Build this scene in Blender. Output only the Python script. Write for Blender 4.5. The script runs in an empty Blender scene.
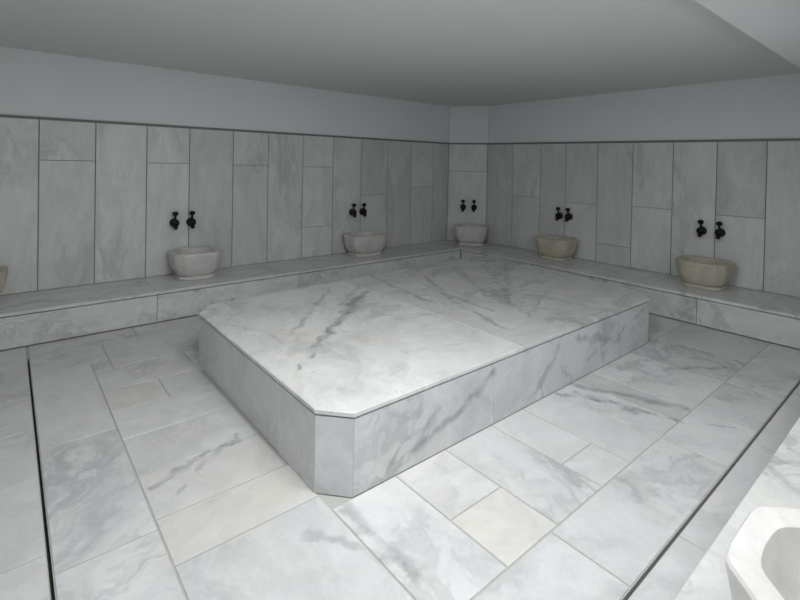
import bpy, bmesh, math, random
from mathutils import Vector, Matrix
random.seed(7)
sc = bpy.context.scene
COL = sc.collection
H = 1.55

# ---------------- camera ----------------
F = 471.65
cam = bpy.data.cameras.new('camera'); cam.sensor_width = 36; cam.lens = F * 36 / 800
cam.shift_y = -(300 - 170.38) / 800; cam.clip_start = 0.02; cam.clip_end = 60
co = bpy.data.objects.new('camera', cam); COL.objects.link(co)
co.matrix_world = Matrix(((0.7680366761911532, -0.007111107455818131, -0.6403663765189406, 0),
                          (-0.6401219219507679, 0.021248503465122793, -0.7679794438255153, 0),
                          (0.019068011519313515, 0.9997489351088324, 0.011767654203572375, H),
                          (0, 0, 0, 1)))
sc.camera = co

# ---------------- world, exposure, lights ----------------
w = bpy.data.worlds.new('world'); sc.world = w; w.use_nodes = True
w.node_tree.nodes['Background'].inputs[0].default_value = (0.75, 0.85, 1, 1)
w.node_tree.nodes['Background'].inputs[1].default_value = 0.25
vs = sc.view_settings
vs.view_transform = 'Standard'; vs.look = 'None'; vs.gamma = 1; vs.use_curve_mapping = False
vs.exposure = 0.13

def area(name, loc, direction, sx, sy, power, color):
    l = bpy.data.lights.new(name, 'AREA'); l.shape = 'RECTANGLE'; l.size = sx; l.size_y = sy
    l.energy = power; l.color = color
    o = bpy.data.objects.new(name, l); COL.objects.link(o); o.location = loc
    o.rotation_euler = Vector(direction).to_track_quat('-Z', 'Y').to_euler()
    return o
area('added_window_fill', (2.4, -0.13, 1.75), (0.0, 1, -1.1), 3.0, 0.8, 16, (0.95, 0.98, 1.0))  # unseen area light added behind the camera to brighten the room
area('added_ceiling_light', (1.05, 1.30, 2.515), (0, 0, -1), 1.36, 0.58, 46, (0.98, 0.99, 1.0))  # main light, from an unseen overhead panel added for the lighting

# ---------------- dimensions ----------------
YL, XR, XN, YN = 5.56, 6.083, -1.6, -0.16       # left wall, right wall, back-left end, wall behind camera
ZC, ZCL = 2.546, 1.912                          # ceiling, cladding top
CX, CY = 5.69, 5.05                             # corner chamfer start on left wall (x) and right wall (y)
ZB = 0.30                                       # bench top
BL, BR = 4.905, 5.325                           # bench fronts
PZ, PX0, PX1, PY0, PY1 = 0.398, 1.115, 4.76, 1.79, 3.975
G = 0.0045                                      # half joint width
T = 0.02                                        # cladding thickness

# ---------------- materials ----------------
def nd(nt, typ, **kw):
    n = nt.nodes.new(typ)
    for k, v in kw.items():
        if k == 'ins':
            for i, x in v.items():
                n.inputs[i].default_value = x
        else: setattr(n, k, v)
    return n

def new_mat(name, rough=0.5):
    m = bpy.data.materials.new(name); m.use_nodes = True
    nt = m.node_tree; b = nt.nodes['Principled BSDF']; b.inputs['Roughness'].default_value = rough
    return m, nt, b

def math_(nt, op, a, b=None, c=None, clamp=False):
    n = nd(nt, 'ShaderNodeMath', operation=op, use_clamp=clamp)
    for i, x in enumerate((a, b, c)):
        if x is None: continue
        if isinstance(x, (int, float)): n.inputs[i].default_value = x
        else: nt.links.new(x, n.inputs[i])
    return n.outputs[0]

def vmath(nt, op, a, b=None, scale=None):
    n = nd(nt, 'ShaderNodeVectorMath', operation=op)
    for i, x in enumerate((a, b)):
        if x is None: continue
        if isinstance(x, (tuple, list, Vector)): n.inputs[i].default_value = tuple(x)
        else: nt.links.new(x, n.inputs[i])
    if scale is not None:
        if isinstance(scale, (int, float)): n.inputs['Scale'].default_value = scale
        else: nt.links.new(scale, n.inputs['Scale'])
    return n

def smooth(nt, x, a, b, lo=0.0, hi=1.0):
    n = nd(nt, 'ShaderNodeMapRange', interpolation_type='SMOOTHSTEP')
    nt.links.new(x, n.inputs[0])
    for i, v in zip((1, 2, 3, 4), (a, b, lo, hi)): n.inputs[i].default_value = v
    return n.outputs[0]

def mixc(nt, fac, a, b, blend='MIX'):
    n = nd(nt, 'ShaderNodeMix', data_type='RGBA', blend_type=blend)
    for s, x in ((0, fac), (6, a), (7, b)):
        if isinstance(x, (int, float)): n.inputs[s].default_value = x
        elif isinstance(x, tuple): n.inputs[s].default_value = (*x, 1) if len(x) == 3 else x
        else: nt.links.new(x, n.inputs[s])
    return n.outputs[2]

def marble(name, base, dark, vein=0.6, scale=1.0, warm=0.3, rough=0.32, veins=(), obj_space=False, stretch=(1, 1, 1), stain=None):
    """Veined marble; face attribute 'tile' = (random, tone, warmth, veining)."""
    m, nt, b = new_mat(name, rough); L = nt.links
    if obj_space:
        tc = nd(nt, 'ShaderNodeTexCoord').outputs['Object']
        oi = nd(nt, 'ShaderNodeObjectInfo').outputs['Random']
    else:
        tc = nd(nt, 'ShaderNodeNewGeometry').outputs['Position']; oi = None
    at = nd(nt, 'ShaderNodeAttribute', attribute_name='tile')
    sp = nd(nt, 'ShaderNodeSeparateColor'); L.new(at.outputs['Color'], sp.inputs[0])
    rnd, tone, wm, vs_ = sp.outputs[0], sp.outputs[1], sp.outputs[2], at.outputs['Alpha']
    if oi: rnd = math_(nt, 'ADD', rnd, oi)
    off = vmath(nt, 'SCALE', (17.3, 31.7, 23.1), scale=rnd).outputs[0]
    ps = vmath(nt, 'MULTIPLY', tc, stretch).outputs[0]
    rot = nd(nt, 'ShaderNodeVectorRotate', rotation_type='AXIS_ANGLE')
    L.new(ps, rot.inputs['Vector']); rot.inputs['Axis'].default_value = (0.35, 0.25, 0.9)
    L.new(math_(nt, 'MULTIPLY', rnd, 2.4), rot.inputs['Angle'])
    p = vmath(nt, 'ADD', rot.outputs[0], off).outputs[0]
    def noise(vec, s, det=5, ro=0.55, dist=0.0):
        n = nd(nt, 'ShaderNodeTexNoise', ins={'Scale': s, 'Detail': det, 'Roughness': ro, 'Distortion': dist})
        L.new(vec, n.inputs['Vector']); return n
    warp = noise(p, 1.7 * scale, 4)
    wv = vmath(nt, 'SCALE', vmath(nt, 'SUBTRACT', warp.outputs['Color'], (0.5, 0.5, 0.5)).outputs[0], scale=0.7 / scale).outputs[0]
    pw = vmath(nt, 'ADD', p, wv).outputs[0]
    pa = vmath(nt, 'MULTIPLY', pw, (1.0, 0.25, 1.0)).outputs[0]
    n1 = noise(pa, 2.1 * scale, 6, 0.6).outputs[0]
    v1 = smooth(nt, math_(nt, 'ABSOLUTE', math_(nt, 'SUBTRACT', n1, 0.5)), 0.0, 0.055, 1, 0)
    n2 = noise(pa, 5.5 * scale, 5, 0.6).outputs[0]
    v2 = smooth(nt, math_(nt, 'ABSOLUTE', math_(nt, 'SUBTRACT', n2, 0.47)), 0.0, 0.05, 0.45, 0)
    big = noise(pw, 1.3 * scale, 3).outputs[0]
    gate = smooth(nt, big, 0.42, 0.66)
    v = math_(nt, 'MULTIPLY', math_(nt, 'MAXIMUM', v1, v2), math_(nt, 'MULTIPLY_ADD', gate, 0.85, 0.15))
    v = math_(nt, 'MULTIPLY', v, math_(nt, 'MULTIPLY', vs_, vein), clamp=True)
    cloud = smooth(nt, noise(pa, 3.2 * scale, 6, 0.62).outputs[0], 0.38, 0.72)
    fine = noise(tc, 38, 4, 0.7).outputs[0]
    col = mixc(nt, math_(nt, 'MULTIPLY', cloud, math_(nt, 'MULTIPLY', vs_, 0.4)), base, tuple(0.45 * a + 0.55 * c for a, c in zip(base, dark)))
    wmask = smooth(nt, noise(pw, 2.3 * scale, 4).outputs[0], 0.46, 0.7)
    col = mixc(nt, math_(nt, 'MULTIPLY', math_(nt, 'ADD', math_(nt, 'MULTIPLY', wmask, warm), math_(nt, 'MULTIPLY', wm, 0.75)), 0.6, clamp=True),
               col, (base[0] * 0.97, base[1] * 0.90, base[2] * 0.72))
    col = mixc(nt, v, col, dark)
    if veins:
        dn = noise(tc, 4.5, 5, 0.6)
        dv = vmath(nt, 'SCALE', vmath(nt, 'SUBTRACT', dn.outputs['Color'], (0.5, 0.5, 0.5)).outputs[0], scale=0.22).outputs[0]
        pd = vmath(nt, 'ADD', tc, dv).outputs[0]
        brk = smooth(nt, noise(tc, 9, 4, 0.6).outputs[0], 0.34, 0.56, 0.45, 1)
        for (a, c, wd, st) in veins:
            a, c = Vector(a), Vector(c); d = c - a
            ap = vmath(nt, 'SUBTRACT', pd, a).outputs[0]
            t = math_(nt, 'DIVIDE', vmath(nt, 'DOT_PRODUCT', ap, d).outputs['Value'], d.length_squared, clamp=True)
            q = vmath(nt, 'SUBTRACT', ap, vmath(nt, 'SCALE', tuple(d), scale=t).outputs[0]).outputs[0]
            ln = vmath(nt, 'LENGTH', q).outputs['Value']
            mk = math_(nt, 'MULTIPLY', smooth(nt, ln, wd * 0.15, wd, st, 0), brk)
            col = mixc(nt, mk, col, dark)
    tn = math_(nt, 'MULTIPLY_ADD', math_(nt, 'SUBTRACT', tone, 0.5), 0.5, 1.0)
    mott = noise(pw, 7.5, 5, 0.65).outputs[0]
    tn = math_(nt, 'MULTIPLY', tn, math_(nt, 'MULTIPLY_ADD', mott, 0.36, 0.82))
    tn = math_(nt, 'MULTIPLY', tn, math_(nt, 'MULTIPLY_ADD', fine, 0.12, 0.94))
    cc = nd(nt, 'ShaderNodeCombineColor')
    for i in range(3): L.new(tn, cc.inputs[i])
    col = mixc(nt, 1.0, col, cc.outputs[0], 'MULTIPLY')
    L.new(col, b.inputs['Base Color'])
    rr = math_(nt, 'MULTIPLY_ADD', n2, 0.25, rough - 0.12); L.new(rr, b.inputs['Roughness'])
    bp = nd(nt, 'ShaderNodeBump', ins={'Strength': 0.06, 'Distance': 0.01}); L.new(n2, bp.inputs['Height']); L.new(bp.outputs[0], b.inputs['Normal'])
    return m

def plain(name, col, rough=0.6, metal=0.0, var=0.06, sc_=6.0, bump=0.05):
    m, nt, b = new_mat(name, rough); b.inputs['Metallic'].default_value = metal
    g = nd(nt, 'ShaderNodeNewGeometry').outputs['Position']
    n = nd(nt, 'ShaderNodeTexNoise', ins={'Scale': sc_, 'Detail': 5}); nt.links.new(g, n.inputs['Vector'])
    c = mixc(nt, n.outputs[0], tuple(x * (1 - var) for x in col), tuple(min(1, x * (1 + var)) for x in col))
    nt.links.new(c, b.inputs['Base Color'])
    bp = nd(nt, 'ShaderNodeBump', ins={'Strength': bump, 'Distance': 0.01}); nt.links.new(n.outputs[0], bp.inputs['Height'])
    nt.links.new(bp.outputs[0], b.inputs['Normal'])
    return m

GREY = (0.20, 0.21, 0.225)
M_floor = marble('floor_marble', (0.655, 0.658, 0.655), GREY, vein=0.55, scale=1.1, warm=0.22, rough=0.34, veins=[
    ((2.92, 1.80, 0), (3.22, 1.12, 0), 0.035, 0.75), ((3.12, 1.80, 0), (3.40, 1.14, 0), 0.05, 0.6), ((3.05, 1.7, 0), (3.1, 1.3, 0), 0.05, 0.5),
    ((3.95, 1.45, 0), (4.35, 1.2, 0), 0.04, 0.6), ((4.1, 1.65, 0), (4.5, 1.3, 0), 0.03, 0.5), ((3.27, 1.07, 0), (3.40, 0.84, 0), 0.02, 0.6),
    ((0.54, 2.44, 0), (1.02, 2.58, 0), 0.03, 0.55), ((0.6, 2.3, 0), (1.0, 2.62, 0), 0.025, 0.45),
    ((1.18, 1.75, 0), (1.22, 1.3, 0), 0.05, 0.5), ((0.98, 1.74, 0), (1.2, 1.36, 0), 0.04, 0.4)])
M_plat = marble('platform_marble', (0.70, 0.705, 0.695), GREY, vein=0.5, scale=0.9, warm=0.35, rough=0.3, veins=[
    ((1.25, 2.35, 0.4), (1.80, 2.88, 0.4), 0.03, 0.75), ((1.5, 2.9, 0.4), (2.3, 3.75, 0.4), 0.035, 0.5), ((1.4, 2.75, 0.4), (1.25, 3.3, 0.4), 0.03, 0.3), ((3.9, 3.7, 0.4), (3.3, 2.7, 0.4), 0.05, 0.5), ((2.75, 3.2, 0.4), (3.5, 2.0, 0.4), 0.03, 0.45), ((1.7, 2.75, 0.4), (2.5, 3.45, 0.4), 0.06, 0.8), ((2.9, 3.9, 0.4), (2.75, 2.9, 0.4), 0.04, 0.6), ((4.2, 3.5, 0.4), (3.5, 2.6, 0.4), 0.035, 0.55), ((3.1, 3.4, 0.4), (3.0, 2.4, 0.4), 0.03, 0.6), ((2.0, 3.1, 0.4), (2.55, 3.65, 0.4), 0.04, 0.5),
    ((3.35, 3.6, 0.4), (2.85, 2.55, 0.4), 0.045, 0.6), ((2.85, 2.55, 0.4), (2.75, 2.1, 0.4), 0.03, 0.6), ((3.6, 2.5, 0.4), (3.75, 2.05, 0.4), 0.05, 0.5),
    ((4.6, 3.5, 0.4), (3.25, 2.45, 0.4), 0.04, 0.45), ((3.6, 3.0, 0.4), (3.1, 2.1, 0.4), 0.03, 0.4), ((1.9, 2.2, 0.4), (2.4, 2.05, 0.4), 0.03, 0.25)])
M_side = marble('platform_side_marble', (0.66, 0.665, 0.675), GREY, vein=0.55, scale=1.0, warm=0.2, rough=0.34, veins=[
    ((1.60, 1.79, 0.04), (2.25, 1.79, 0.30), 0.045, 0.55), ((1.45, 1.79, 0.05), (1.80, 1.79, 0.24), 0.03, 0.4), ((2.75, 1.79, 0.1), (2.95, 1.79, 0.3), 0.04, 0.4),
    ((3.2, 1.79, 0.3), (3.9, 1.79, 0.16), 0.04, 0.5), ((3.4, 1.79, 0.12), (4.3, 1.79, 0.3), 0.03, 0.4)])
M_wall = marble('cladding_marble', (0.66, 0.675, 0.66), (0.25, 0.26, 0.265), vein=0.40, scale=1.0, warm=0.1, rough=0.42, stretch=(1.3, 1.3, 0.4))
M_bench = marble('bench_marble', (0.69, 0.70, 0.685), GREY, vein=0.6, scale=1.3, warm=0.25, rough=0.36)
M_basin = marble('basin_marble', (0.64, 0.63, 0.61), (0.33, 0.31, 0.28), vein=0.3, scale=3.0, warm=0.25, rough=0.42, obj_space=True)
M_basin_warm = marble('yellowed_basin_marble', (0.55, 0.51, 0.43), (0.26, 0.24, 0.17), vein=0.35, scale=3.0, warm=0.8, rough=0.45, obj_space=True)
M_plaster = plain('plaster', (0.79, 0.805, 0.81), 0.75, var=0.02, sc_=2.5, bump=0.03)
M_ceil = plain('ceiling_plaster', (0.73, 0.74, 0.73), 0.8, var=0.02, sc_=1.5, bump=0.02)
M_grout = plain('grout', (0.46, 0.46, 0.43), 0.85)
M_wgrout = plain('wall_grout', (0.22, 0.23, 0.22), 0.85)
M_trim = plain('grey_joint_strip', (0.20, 0.21, 0.21), 0.7)
M_slot = plain('drain_shadow', (0.05, 0.055, 0.05), 0.9)
M_tap = plain('dark_bronze', (0.012, 0.012, 0.012), 0.38, metal=0.6, var=0.2)
M_frame = plain('white_painted_frame', (0.7, 0.7, 0.7), 0.5)

# ---------------- mesh helpers ----------------
def new_bm():
    bm = bmesh.new(); bm.faces.layers.int.new('m'); bm.faces.layers.float_color.new('tile'); return bm

def prism(bm, ring, vec, ch=0.0, tile=None, mi=0):
    """Slab: polygon ring extruded along vec, outer face chamfered by ch."""
    lay = bm.faces.layers.float_color['tile']
    if tile is None: tile = (random.random(), 0.4 + 0.2 * random.random(), 0, 0.6 + 0.4 * random.random())
    vec = Vector(vec); ring = [Vector(r) for r in ring]
    n = vec.normalized(); c = sum(ring, Vector()) / len(ring)
    k = len(ring)
    area_n = sum(((ring[i] - c).cross(ring[(i + 1) % k] - c) for i in range(k)), Vector())
    if area_n.dot(vec) < 0: ring.reverse()
    def inset(i):
        p0, p, p1 = ring[i - 1], ring[i], ring[(i + 1) % k]
        d0, d1 = (p - p0).normalized(), (p1 - p).normalized()
        n0, n1 = n.cross(d0), n.cross(d1)
        bis = (n0 + n1); bis /= max(1e-6, bis.length_squared) / 2
        return bis
    a = [bm.verts.new(p) for p in ring]
    b = [bm.verts.new(p + vec - n * ch) for p in ring]
    rings = [a, b]
    if ch > 0: rings.append([bm.verts.new(ring[i] + vec + inset(i) * ch) for i in range(k)])
    fs = [bm.faces.new(rings[-1]), bm.faces.new(list(reversed(a)))]
    for r0, r1 in zip(rings, rings[1:]):
        for i in range(k): fs.append(bm.faces.new((r0[i], r0[(i + 1) % k], r1[(i + 1) % k], r1[i])))
    for f in fs: f[lay] = tile; f.material_index = mi
    return fs

def box(bm, x0, x1, y0, y1, z0, z1, ch=0.0, tile=None, mi=0):
    prism(bm, [(x0, y0, z0), (x1, y0, z0), (x1, y1, z0), (x0, y1, z0)], (0, 0, z1 - z0), ch, tile, mi)

def build(name, bm, mats, parent=None, smooth_angle=None, loc=None):
    me = bpy.data.meshes.new(name); bmesh.ops.recalc_face_normals(bm, faces=bm.faces[:]); bm.to_mesh(me); bm.free()
    for m in (mats if isinstance(mats, (list, tuple)) else [mats]): me.materials.append(m)
    if smooth_angle is not None:
        me.shade_smooth(); me.set_sharp_from_angle(angle=math.radians(smooth_angle))
    o = bpy.data.objects.new(name, me); COL.objects.link(o)
    if parent: o.parent = parent
    if loc: o.location = loc
    return o

def struct(name, bm, mats, parent=None):
    o = build(name, bm, mats, parent)
    if parent is None: o['kind'] = 'structure'
    return o

def thing(name, label, cat, loc=(0, 0, 0), rz=0, group=None):
    o = bpy.data.objects.new(name, None); COL.objects.link(o); o.location = loc; o.rotation_euler = (0, 0, rz)
    o.empty_display_size = 0.1
    o['label'] = label; o['category'] = cat
    if group: o['group'] = group
    return o

def rel(ring, loc): return [Vector(p) - Vector(loc) for p in ring]

# ---------------- structure: floor ----------------
bm = new_bm()
box(bm, XN - 0.2, XR + 0.2, YN - 0.2, YL + 0.2, -0.12, -0.03, mi=2)
# grout beds between the drain slots
gx0, gx1, gy0, gy1 = 0.131, 0.143, 0.749, 0.761
for (a, b_, c, d) in ((XN, gx0, YN, YL), (gx1, XR, gy1, YL), (gx0, gx1, 4.62, YL), (gx1, XR, YN, gy0), (gx0, gx1, YN, gy0)):
    box(bm, a, b_, c, d, -0.03, -0.004, mi=1)
tiles = []
def cols(xs, y0, y1, **k):
    for a, b_ in zip(xs, xs[1:]): tiles.append((a, b_, y0, y1, k))
def rows(ys, x0, x1, **k):
    for a, b_ in zip(ys, ys[1:]): tiles.append((x0, x1, a, b_, k))
rows([0.0, gy1, 1.3, 2.27, 3.37, 3.87, 4.905], -0.42, gx0); rows([0, 0.9, 1.9, 2.8, 3.6, 4.3, 4.905], -1.0, -0.42); rows([0, 1.2, 2.4, 3.2, 4.1, 4.905], XN, -1.0)
rows([gy1, 1.3, 2.14, 3.11, 4.22], gx1, 0.5)
tiles.append((gx1, 0.62, 4.22, 4.62, {})); tiles.append((0.62, 1.34, 4.03, 4.62, {})); tiles.append((0.5, 0.62, 4.03, 4.22, {}))
cols([0.146, 0.9, 1.9, 2.7, 3.6, 4.4, 5.325], 4.62, 4.905)

tiles += [(0.5, 1.11, 3.64, 4.03, dict(warm=0.1)), (0.5, 0.835, 3.32, 3.64, dict(warm=0.5)), (0.835, 1.11, 3.32, 3.64, {}),
          (0.5, 1.11, 2.95, 3.32, {}), (0.5, 1.11, 2.56, 2.95, {}), (0.5, 1.11, 2.2, 2.56, dict(warm=0.25)), (0.5, 1.13, 1.9, 2.2, dict(warm=0.55, vein=0.3)),
          (0.5, 1.13, 1.10, 1.9, dict(vein=0.7))]
tiles += [(1.13, 1.50, 1.10, 1.79, dict(tone=0.6)), (1.50, 1.85, 1.41, 1.79, dict(tone=0.55, warm=0.15)), (1.50, 1.85, 1.10, 1.41, dict(warm=0.45, tone=0.6)),
          (1.85, 2.24, 1.10, 1.79, {}), (2.24, 2.55, 1.32, 1.79, dict(tone=0.55)), (2.24, 2.55, 1.10, 1.32, {}), (2.55, 2.90, 1.10, 1.79, {}),
          (2.90, 3.2, 1.10, 1.79, dict(vein=1.0)), (3.2, 3.42, 1.10, 1.79, dict(vein=1.0, tone=0.35)), (3.42, 4.05, 1.10, 1.79, {}), (4.05, 4.62, 1.10, 1.79, dict(vein=1.0, tone=0.4)),
          (4.62, 5.325, 1.10, 1.79, dict(tone=0.35))]
rows([1.79, 2.5, 3.2, 3.975, 4.62], 4.76, 5.325); rows([1.79, 2.5, 3.82], 4.5, 4.76)
cols([1.34, 2.1, 2.9, 3.7, 4.76], 3.82, 4.62); tiles.append((1.11, 1.34, 3.6, 4.03, {}))
cols([gx1, 0.72, 1.29, 1.79, 2.92, 3.43, 4.08, 4.7, 5.325], gy1, 1.10)
cols([gx1, 1.2, 2.2, 3.24, 4.2, 5.325], 0.519, gy0)
cols([0.0 + gx1, 1.0], 0.0 + YN, 0.519)
for (a, b_, c, d, k) in tiles:
    if b_ - a < 0.02: continue
    t = (random.random(), k.get('tone', 0.42 + 0.16 * random.random()), k.get('warm', 0.0), k.get('vein', 0.45 + 0.45 * random.random()))
    box(bm, a + G, b_ - G, c + G, d - G, -0.006, 0.0, 0.0012, t, 0)
struct('floor', bm, [M_floor, M_grout, M_slot])

# ---------------- structure: ceiling and soffit ----------------
bm = new_bm(); box(bm, XN - 0.2, XR + 0.2, YN - 0.2, YL + 0.2, ZC, ZC + 0.15); struct('ceiling', bm, M_ceil)
bm = new_bm(); box(bm, XN, XR, YN, 0.86, 2.375, ZC); struct('ceiling_beam', bm, M_ceil)

# ---------------- structure: walls with marble cladding ----------------
def cladding(name, parent, origin, d, n, seams, joints, s0, z0, z1, tones={}, slope=0.0):
    """Vertical slabs along direction d from origin; n points into the room."""
    bm = new_bm(); d = Vector(d); n = Vector(n); o = Vector(origin)
    a, b_ = o + d * seams[0], o + d * seams[-1]
    bm2 = bm
    prism(bm2, [a + Vector((0, 0, z0)), b_ + Vector((0, 0, z0)), b_ + Vector((0, 0, z1)), a + Vector((0, 0, z1))], n * (T - 0.007), 0, mi=1)
    for i, (u, v) in enumerate(zip(seams, seams[1:])):
        zs = [z0] + joints.get(i, []) + [z1]
        for za, zb in zip(zs, zs[1:]):
            p = [o + d * (u + G) + Vector((0, 0, za + G * .6)), o + d * (v - G) + Vector((0, 0, za + G * .6)),
                 o + d * (v - G) + Vector((0, 0, zb - G * .6)), o + d * (u + G) + Vector((0, 0, zb - G * .6))]
            t = (random.random(), tones.get(i, 0.35 + 0.3 * random.random()), 0, 0.5 + 0.5 * random.random())
            prism(bm2, [q + n * (T - 0.008) for q in p], n * 0.008, 0.0015, t, 0)
    for v_ in bm.verts:
        if v_.co.z > z1 - 0.02: v_.co.z += slope * ((v_.co - o).dot(d) - seams[-1])
    return struct(name, bm, [M_wall, M_wgrout], parent)

def strip(name, a, b_, n):
    bm = new_bm(); n = Vector(n); a = Vector(a); b_ = Vector(b_)
    prism(bm, [a, b_, b_ + Vector((0, 0, 0.024)), a + Vector((0, 0, 0.024))], n * (T - 0.004))
    return struct(name, bm, M_trim)

bm = new_bm(); box(bm, XN - 0.15, XR + 0.15, YL + T, YL + 0.2, 0, ZC); wl = struct('wall_left', bm, M_plaster)
bm = new_bm(); box(bm, XR + T, XR + 0.2, YN - 0.2, YL + T, 0, ZC); wr = struct('wall_right', bm, M_plaster)
cd = Vector((XR - CX, CY - YL, 0)); cl = cd.length; cd.normalize(); cn = Vector((cd.y, -cd.x, 0))
if cn.dot(Vector((-1, -1, 0))) < 0: cn = -cn
bm = new_bm()
pc = [Vector((CX, YL, 0)) - cn * T, Vector((XR, CY, 0)) - cn * T, Vector((XR + T, YL + T, 0))]
prism(bm, pc, (0, 0, ZC)); wc = struct('wall_corner', bm, M_plaster)
LS = [-1.6, -1.16, -0.70, -0.24, 0.23, 0.68, 1.14, 1.57, 2.06, 2.5, 2.98, 3.44, 3.91, 4.39, 4.87, 5.34, CX]
LJ = {4: [1.53], 6: [1.52], 8: [1.51], 10: [0.70, 1.50], 12: [1.10], 14: [1.2], 2: [0.9]}
cladding('marble_cladding', wl, (0, YL + T, 0), (1, 0, 0), (0, -1, 0), LS, LJ, 0, ZB, ZCL, {5: 0.62, 11: 0.55})
RS = [-0.16, 0.4, 0.86, 1.33, 1.78, 2.23, 2.70, 3.16, 3.63, 4.04, 4.54, CY]
RJ = {3: [1.06], 5: [1.08], 6: [0.55], 7: [1.07], 9: [1.1], 1: [1.3]}
cladding('marble_cladding', wr, (XR + T, 0, 0), (0, 1, 0), (-1, 0, 0), RS, RJ, 0, ZB, ZCL, {5: 0.6, 8: 0.4}, slope=0.011)
cladding('marble_cladding', wc, Vector((CX, YL, 0)) - cn * T, cd, cn, [0, cl], {0: [1.46]}, 0, ZB, ZCL, {0: 0.6})
strip('trim_1', (XN, YL + T, ZCL), (CX, YL + T, ZCL), (0, -1, 0))
strip('trim_2', (XR + T, YN, ZCL - 0.011 * (CY - YN)), (XR + T, CY, ZCL), (-1, 0, 0))
strip('trim_3', Vector((CX, YL, ZCL)) - cn * T, Vector((XR, CY, ZCL)) - cn * T, cn)
# walls behind the camera; the near one has an unseen opening, added to light the room
bm = new_bm()
wx0, wx1, wz0, wz1 = 0.9, 3.9, 1.2, 2.3
box(bm, XN - 0.15, wx0, YN - 0.15, YN, 0, ZC); box(bm, wx1, XR + 0.15, YN - 0.15, YN, 0, ZC)
box(bm, wx0, wx1, YN - 0.15, YN, 0, wz0); box(bm, wx0, wx1, YN - 0.15, YN, wz1, ZC)
struct('wall_near', bm, M_plaster)
bm = new_bm(); box(bm, XN - 0.15, XN, YN, YL + T, 0, ZC); struct('wall_back', bm, M_plaster)
bm = new_bm()
for a in ((wx0, wx1, wz0, wz0 + 0.05), (wx0, wx1, wz1 - 0.05, wz1), (wx0, wx0 + 0.05, wz0 + .05, wz1 - .05), (wx1 - 0.05, wx1, wz0 + .05, wz1 - .05), (2.37, 2.43, wz0 + .05, wz1 - .05)):
    box(bm, a[0], a[1], YN - 0.10, YN - 0.05, a[2], a[3])
struct('added_window_1', bm, M_frame)  # frame of the unseen opening added along with the area light

# ---------------- benches ----------------
NOSE = 0.004; ST = 0.028
bl = thing('marble_bench', 'long low white marble bench running along the left wall', 'bench', (2.0, 5.2, 0))
L0 = (2.0, 5.2, 0)
def part_prism(name, parent, loc, ring, vec, mat, ch=0.003, tile=None):
    bm = new_bm(); prism(bm, rel(ring, loc), vec, ch, tile); return build(name, bm, mat, parent)
def quad(x0, x1, y0, y1, z): return [(x0, y0, z), (x1, y0, z), (x1, y1, z), (x0, y1, z)]
def mitre(y): return BR + (y - BL) * (CX - 0.0 - BR) / (YL - BL)
segs = [XN, -0.15, 1.11, 2.45, 3.9]
for a, b_ in zip(segs, segs[1:]):
    part_prism('seat_slab', bl, L0, quad(a + .001, b_ - .001, BL - NOSE, YL, ZB - ST), (0, 0, ST), M_bench)
part_prism('seat_slab', bl, L0, [(3.901, BL - NOSE, ZB - ST), (XR, BL - NOSE, ZB - ST), (XR, CY, ZB - ST), (CX, YL, ZB - ST), (3.901, YL, ZB - ST)], (0, 0, ST), M_bench)
for a, b_ in zip([XN, -0.3, 1.11, 2.6, 4.1], [-0.3, 1.11, 2.6, 4.1, BR]):
    part_prism('front_panel', bl, L0, [(a + .002, BL + .03, 0.008), (b_ - .002, BL + .03, 0.008), (b_ - .002, BL + .03, ZB - ST - .009), (a + .002, BL + .03, ZB - ST - .009)], (0, -.03, 0), M_bench, 0.001)
L1 = (5.7, 2.6, 0)
br = thing('marble_bench', 'low grey-white marble bench running along the right wall', 'bench', L1)
part_prism('seat_slab', br, L1, quad(BR - NOSE, XR, 3.401, BL - NOSE - .002, ZB - ST), (0, 0, ST), M_bench)
for a, b_ in ((2.35, 3.399), (1.2, 2.349), (0.524, 1.199)):
    part_prism('seat_slab', br, L1, quad(BR - NOSE, XR, a, b_, ZB - ST), (0, 0, ST), M_bench)
for a, b_ in ((3.1, BL - .01), (1.70, 3.1), (0.524, 1.70)):
    part_prism('front_panel', br, L1, [(BR + .03, a + .002, 0.008), (BR + .03, b_ - .002, 0.008), (BR + .03, b_ - .002, ZB - ST - .009), (BR + .03, a + .002, ZB - ST - .009)], (-.03, 0, 0), M_bench, 0.001)
L2 = (3.2, 0.2, 0)
bn = thing('marble_bench', 'pale marble bench at lower right, beside the drain slot, holding the nearest basin', 'bench', L2)
for a, b_ in ((1.0, 2.9), (2.902, 4.6), (4.602, XR)):
    part_prism('seat_slab', bn, L2, quad(a, b_, YN + .002, 0.519, ZB - ST), (0, 0, ST), M_bench)
for a, b_ in ((1.01, 2.6), (2.602, 4.4), (4.402, XR)):
    part_prism('front_panel', bn, L2, [(a, .478, 0.002), (b_, .478, 0.002), (b_, .478, ZB - ST), (a, .478, ZB - ST)], (0, .03, 0), M_bench, 0.001)

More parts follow.
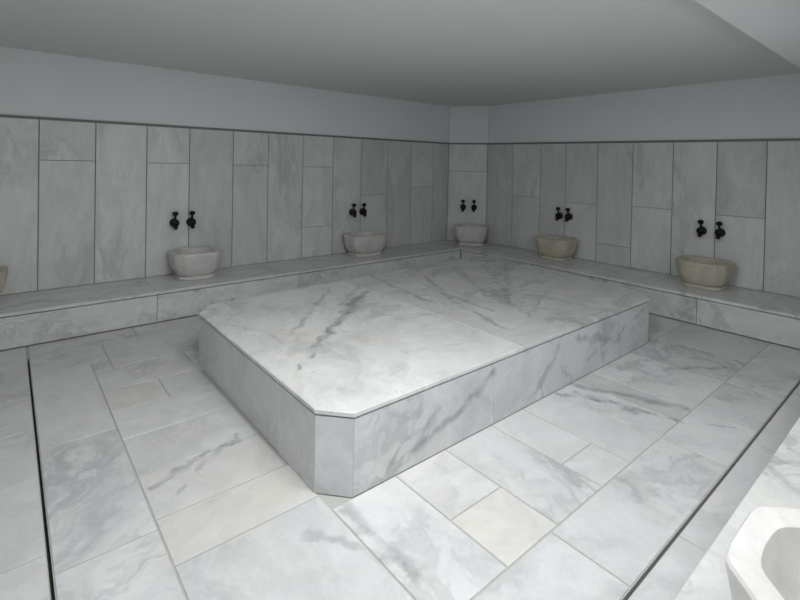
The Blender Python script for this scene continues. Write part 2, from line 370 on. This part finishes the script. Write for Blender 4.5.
# ---------------- central platform ----------------
PL = ((PX0 + PX1) / 2, (PY0 + PY1) / 2, 0)
pf = thing('marble_platform', 'large raised white marble platform with cut corners in the middle of the floor', 'platform', PL)
C = 0.13; PT = 0.022; NS = 0.003; DX = 2.56
PLAN = [(1.12, 1.93), (1.245, 1.79), (4.42, 1.79), (4.60, 1.94), (4.82, 3.86), (4.69, 4.0), (1.27, 3.875), (1.13, 3.70)]
def grow(poly, e):
    out = []; k = len(poly)
    for i in range(k):
        p0, p, p1 = Vector(poly[i - 1]), Vector(poly[i]), Vector(poly[(i + 1) % k])
        d0, d1 = (p - p0).normalized(), (p1 - p).normalized()
        n0, n1 = Vector((d0.y, -d0.x)), Vector((d1.y, -d1.x)); b = n0 + n1
        out.append(tuple(p + b * (e * 2 / b.length_squared)))
    return out
o = grow(PLAN, NS)
def top_piece(ring, tile):
    part_prism('top_slab', pf, PL, [(x, y, PZ - PT) for x, y in ring], (0, 0, PT), M_plat, 0.0035, tile)
yb = o[6][1] + (o[5][1] - o[6][1]) * (DX - o[6][0]) / (o[5][0] - o[6][0])
top_piece([o[0], o[1], (DX - .0015, o[1][1]), (DX - .0015, yb), o[6], o[7]], (0.31, 0.56, 0.05, 0.8))
top_piece([(DX + .0015, o[2][1]), o[2], o[3], o[4], o[5], (DX + .0015, yb)], (0.62, 0.38, 0.0, 1.0))
ring = [PLAN[0], PLAN[1], (2.26, PY0), (3.01, PY0), (3.86, PY0), PLAN[2], PLAN[3], (4.71, 2.9), PLAN[4], PLAN[5], PLAN[6], PLAN[7], (1.126, 2.9)]
cen = Vector((PL[0], PL[1], 0))
for i in range(len(ring)):
    a, b_ = Vector((*ring[i], 0)), Vector((*ring[(i + 1) % len(ring)], 0))
    d = (b_ - a).normalized(); n = Vector((-d.y, d.x, 0))
    if n.dot(cen - a) < 0: n = -n
    z0, z1 = 0.001, PZ - PT - 0.009
    ia, ib = a + d * 0.0006, b_ - d * 0.0006
    inn = 0.009
    r = [ia, ib, ib + n * inn - d * 0.006, ia + n * inn + d * 0.006]
    bm = new_bm(); prism(bm, rel([(p.x, p.y, z0) for p in r], PL), (0, 0, z1 - z0), 0, (0.13 * i, 0.5, 0, 0.45 if i in (11, 12, 0) else 0.85))
    build('side_panel', bm, M_side, pf)
# core that the slabs are fixed to
bm = new_bm(); q = 0.022
prism(bm, rel([(x, y, 0.001) for x, y in grow(PLAN, -0.010)], PL), (0, 0, PZ - PT - 0.001), 0)
build('core', bm, M_wgrout, pf)

# ---------------- basins ----------------
def oct_ring(a, b_, ch, n=6, rnd=0.0):
    pts = [(-a + ch, -b_), (a - ch, -b_), (a, -b_ + ch), (a, b_ - ch), (a - ch, b_), (-a + ch, b_), (-a, b_ - ch), (-a, -b_ + ch)]
    out = []
    for i in range(8):
        p, q_ = Vector(pts[i]), Vector(pts[(i + 1) % 8])
        for k in range(n): out.append(p.lerp(q_, (k + 0.0) / n))
    # soften the eight corners
    m = len(out)
    for _ in range(1):
        out = [(out[i - 1] + out[i] * 2 + out[(i + 1) % m]) / 4 for i in range(m)]
    if rnd > 0:
        out = [p.lerp(p.normalized() * (a + b_) / 2, rnd) for p in out]
    return out
def basin_mesh(a, b_, ch, h, seed):
    rg = random.Random(seed)
    ph = [rg.uniform(0, 6.28) for _ in range(6)]
    def wob(t, z, k): return 1 + k * (math.sin(3 * t + ph[0] + z * 9) + math.sin(5 * t + ph[1] - z * 7) * 0.6)
    def loft(levels, cap0, cap1):
        bm = new_bm(); rings = []
        for (s, z, rd, k) in levels:
            pts = oct_ring(a * s, b_ * s, ch * s, 6, rd)
            rings.append([bm.verts.new((p.x * wob(math.atan2(p.y, p.x), z, k), p.y * wob(math.atan2(p.y, p.x), z, k), z)) for p in pts])
        for r0, r1 in zip(rings, rings[1:]):
            m = len(r0)
            for i in range(m): bm.faces.new((r0[i], r0[(i + 1) % m], r1[(i + 1) % m], r1[i]))
        if cap0: bm.faces.new(list(reversed(rings[0])))
        if cap1: bm.faces.new(rings[-1])
        lay = bm.faces.layers.float_color['tile']
        for f in bm.faces: f[lay] = (0.3, 0.5, 0, 0.8)
        return bm
    K = 0.006
    bowl = loft([(0.70, 0.042, 0.15, 0), (0.735, 0.046, 0.15, K), (0.80, 0.066, 0.12, K), (0.875, 0.105, 0.07, K), (0.925, 0.15, 0.03, K), (0.96, h - 0.07, 0, K), (0.992, h - 0.03, 0, K), (0.998, h - 0.008, 0, K), (0.975, h, 0, K),
                 (0.80, h, 0.25, K), (0.765, h - 0.006, 0.35, K), (0.745, h - 0.025, 0.45, K), (0.70, h - 0.08, 0.6, K), (0.60, h - 0.13, 0.8, K), (0.42, h - 0.165, 1, 0), (0.2, h - 0.18, 1, 0), (0.05, h - 0.182, 1, 0)], True, True)
    foot = loft([(0.70, 0.0, 0.12, K), (0.755, 0.004, 0.12, K), (0.765, 0.02, 0.12, K), (0.755, 0.038, 0.12, K), (0.70, 0.043, 0.12, K)], True, True)
    return bowl, foot
def basin(label, x, y, rz, mat, a=0.255, b_=0.235, ch=0.10, h=0.285, seed=1):
    t = thing('marble_basin', label, 'basin', (x, y, ZB), rz, 'carved marble basins on the benches')
    bw, ft = basin_mesh(a, b_, ch, h, seed)
    build('bowl', bw, mat, t, 38); build('foot', ft, mat, t, 38)
    bm = new_bm(); bmesh.ops.create_cone(bm, cap_ends=True, segments=20, radius1=0.018, radius2=0.016, depth=0.004, matrix=Matrix.Translation((0, 0, h - 0.179)))
    build('drain_plug', bm, M_tap, t)
    return t
basin('rounded white marble basin below the left wall taps, second basin from the left edge', 1.575, 5.315, 0, M_basin, seed=1)
basin('pinkish-white marble basin on the left wall bench, beyond the platform', 3.83, 5.315, 0.0, M_basin, a=0.29, seed=2)
ang = math.atan2(cn.y, cn.x) + math.pi / 2
mid = Vector(((CX + XR) / 2, (YL + CY) / 2, 0)) + cn * 0.275 + cd * 0.10
basin('small pale marble basin in the cut corner of the room', mid.x, mid.y, ang, M_basin, a=0.26, b_=0.235, ch=0.06, h=0.30, seed=3)
basin('yellowed marble basin on the right bench, nearest the corner', 5.835, 3.60, -math.pi / 2, M_basin_warm, seed=4)
basin('cream stained marble basin on the right bench, close to the right edge', 5.79, 1.785, -math.pi / 2, M_basin_warm, seed=5)
basin('marble basin cut off by the left edge of the photo', -0.24, 5.315, 0, M_basin_warm, seed=6)
basin('large white marble basin in the bottom right corner, seen from above', 1.53, 0.115, 0, M_basin, a=0.25, b_=0.26, ch=0.11, h=0.285, seed=7)

# ---------------- taps ----------------
def revolve(bm, prof, seg=20, mat=Matrix()):
    rings = []
    for r, z in prof:
        rings.append([bm.verts.new(mat @ Vector((r * math.cos(2 * math.pi * i / seg), r * math.sin(2 * math.pi * i / seg), z))) for i in range(seg)])
    for r0, r1 in zip(rings, rings[1:]):
        for i in range(seg): bm.faces.new((r0[i], r0[(i + 1) % seg], r1[(i + 1) % seg], r1[i]))
    bm.faces.new(list(reversed(rings[0]))); bm.faces.new(rings[-1])
def tube(bm, path, radii, seg=14):
    rings = []; path = [Vector(p) for p in path]
    for i, p in enumerate(path):
        d = (path[min(i + 1, len(path) - 1)] - path[max(i - 1, 0)]).normalized()
        u = Vector((1, 0, 0)); v = d.cross(u).normalized()
        rings.append([bm.verts.new(p + (u * math.cos(2 * math.pi * k / seg) + v * math.sin(2 * math.pi * k / seg)) * radii[i]) for k in range(seg)])
    for r0, r1 in zip(rings, rings[1:]):
        for i in range(seg): bm.faces.new((r0[i], r0[(i + 1) % seg], r1[(i + 1) % seg], r1[i]))
    bm.faces.new(list(reversed(rings[0]))); bm.faces.new(rings[-1])
# local frame: the wall is the plane y = 0, the room is towards -y
to_room = Matrix.Rotation(math.pi / 2, 4, 'X')
def tap_meshes():
    ms = []
    bm = new_bm(); revolve(bm, [(0.046, 0), (0.048, 0.006), (0.043, 0.014), (0.03, 0.02)], 24, to_room); ms.append(('wall_flange', bm))
    bm = new_bm(); revolve(bm, [(0.030, 0.018), (0.038, 0.026), (0.042, 0.045), (0.042, 0.062), (0.034, 0.076), (0.016, 0.084)], 20, to_room); ms.append(('valve_body', bm))
    bm = new_bm(); tube(bm, [(0, -.05, -.018), (0, -.062, -.03), (0, -.078, -.042), (0, -.090, -.056), (0, -.093, -.066)], [.028, .027, .023, .019, .018]); ms.append(('spout', bm))
    bm = new_bm(); tube(bm, [(0, -.050, .034), (0, -.053, .05), (0, -.057, .085)], [.018, .011, .012]); ms.append(('stem', bm))
    bm = new_bm(); revolve(bm, [(0.008, .078), (0.022, .082), (0.030, .094), (0.031, .106), (0.025, .119), (0.011, .126)], 18, Matrix.Translation((0, -.058, 0)));
    ms.append(('knob', bm))
    return ms
proto = None
def tap(label, x, y, z, rz):
    global proto
    if proto is None:
        proto = thing('wall_tap', label, 'tap', (x, y, z), rz, 'pairs of dark wall taps above the basins')
        for n, bm in tap_meshes(): build(n, bm, M_tap, proto, 40)
        return proto
    r = proto.copy(); COL.objects.link(r); r.location = (x, y, z); r.rotation_euler = (0, 0, rz); r['label'] = label
    for ch in list(proto.children):
        k = ch.copy(); COL.objects.link(k); k.parent = r
    return r
tz = 0.868
tap('left dark tap of the pair on the left wall nearest the left edge', 1.415, YL, tz, 0)
tap('right dark tap of the pair on the left wall nearest the left edge', 1.59, YL, tz, 0)
tap('left dark tap above the pinkish-white basin on the left wall', 3.76, YL, tz, 0)
tap('right dark tap above the pinkish-white basin on the left wall', 3.935, YL, tz, 0)
for s, side in ((-0.09, 'left'), (0.09, 'right')):
    m0 = Vector(((CX + XR) / 2, (YL + CY) / 2, 0)) + cd * (s + 0.03)
    tap(side + ' dark tap of the pair above the basin in the cut corner', m0.x, m0.y, tz, ang)
tap('left dark tap above the yellowed basin nearest the corner on the right wall', XR, 3.70, tz, -math.pi / 2)
tap('right dark tap above the yellowed basin nearest the corner on the right wall', XR, 3.55, tz, -math.pi / 2)
tap('left dark tap of the pair on the right wall nearest the right edge', XR, 1.905, tz, -math.pi / 2)
tap('right dark tap of the pair on the right wall nearest the right edge', XR, 1.725, tz, -math.pi / 2)

# unseen flush lamp, added to light the room, over the floor in front of the platform (above the photo's top edge)
lp = thing('added_ceiling_lamp', 'added long flush white ceiling lamp, out of view, above the floor in front of the platform', 'lamp', (1.05, 1.30, ZC))
bm = new_bm()
for a in ((-.72, .72, -.32, -.30), (-.72, .72, .30, .32), (-.72, -.70, -.30, .30), (.70, .72, -.30, .30)): box(bm, *a, -0.03, 0)
build('frame', bm, M_frame, lp)
bm = new_bm(); box(bm, -.70, .70, -.30, .30, -0.012, 0)
mm, nt, b = new_mat('added_lamp_diffuser', 0.5); b.inputs['Base Color'].default_value = (.9, .9, .9, 1)
b.inputs['Emission Color'].default_value = (0.98, 0.99, 1, 1); b.inputs['Emission Strength'].default_value = 2.0  # glow of the added overhead panel
build('diffuser', bm, mm, lp)
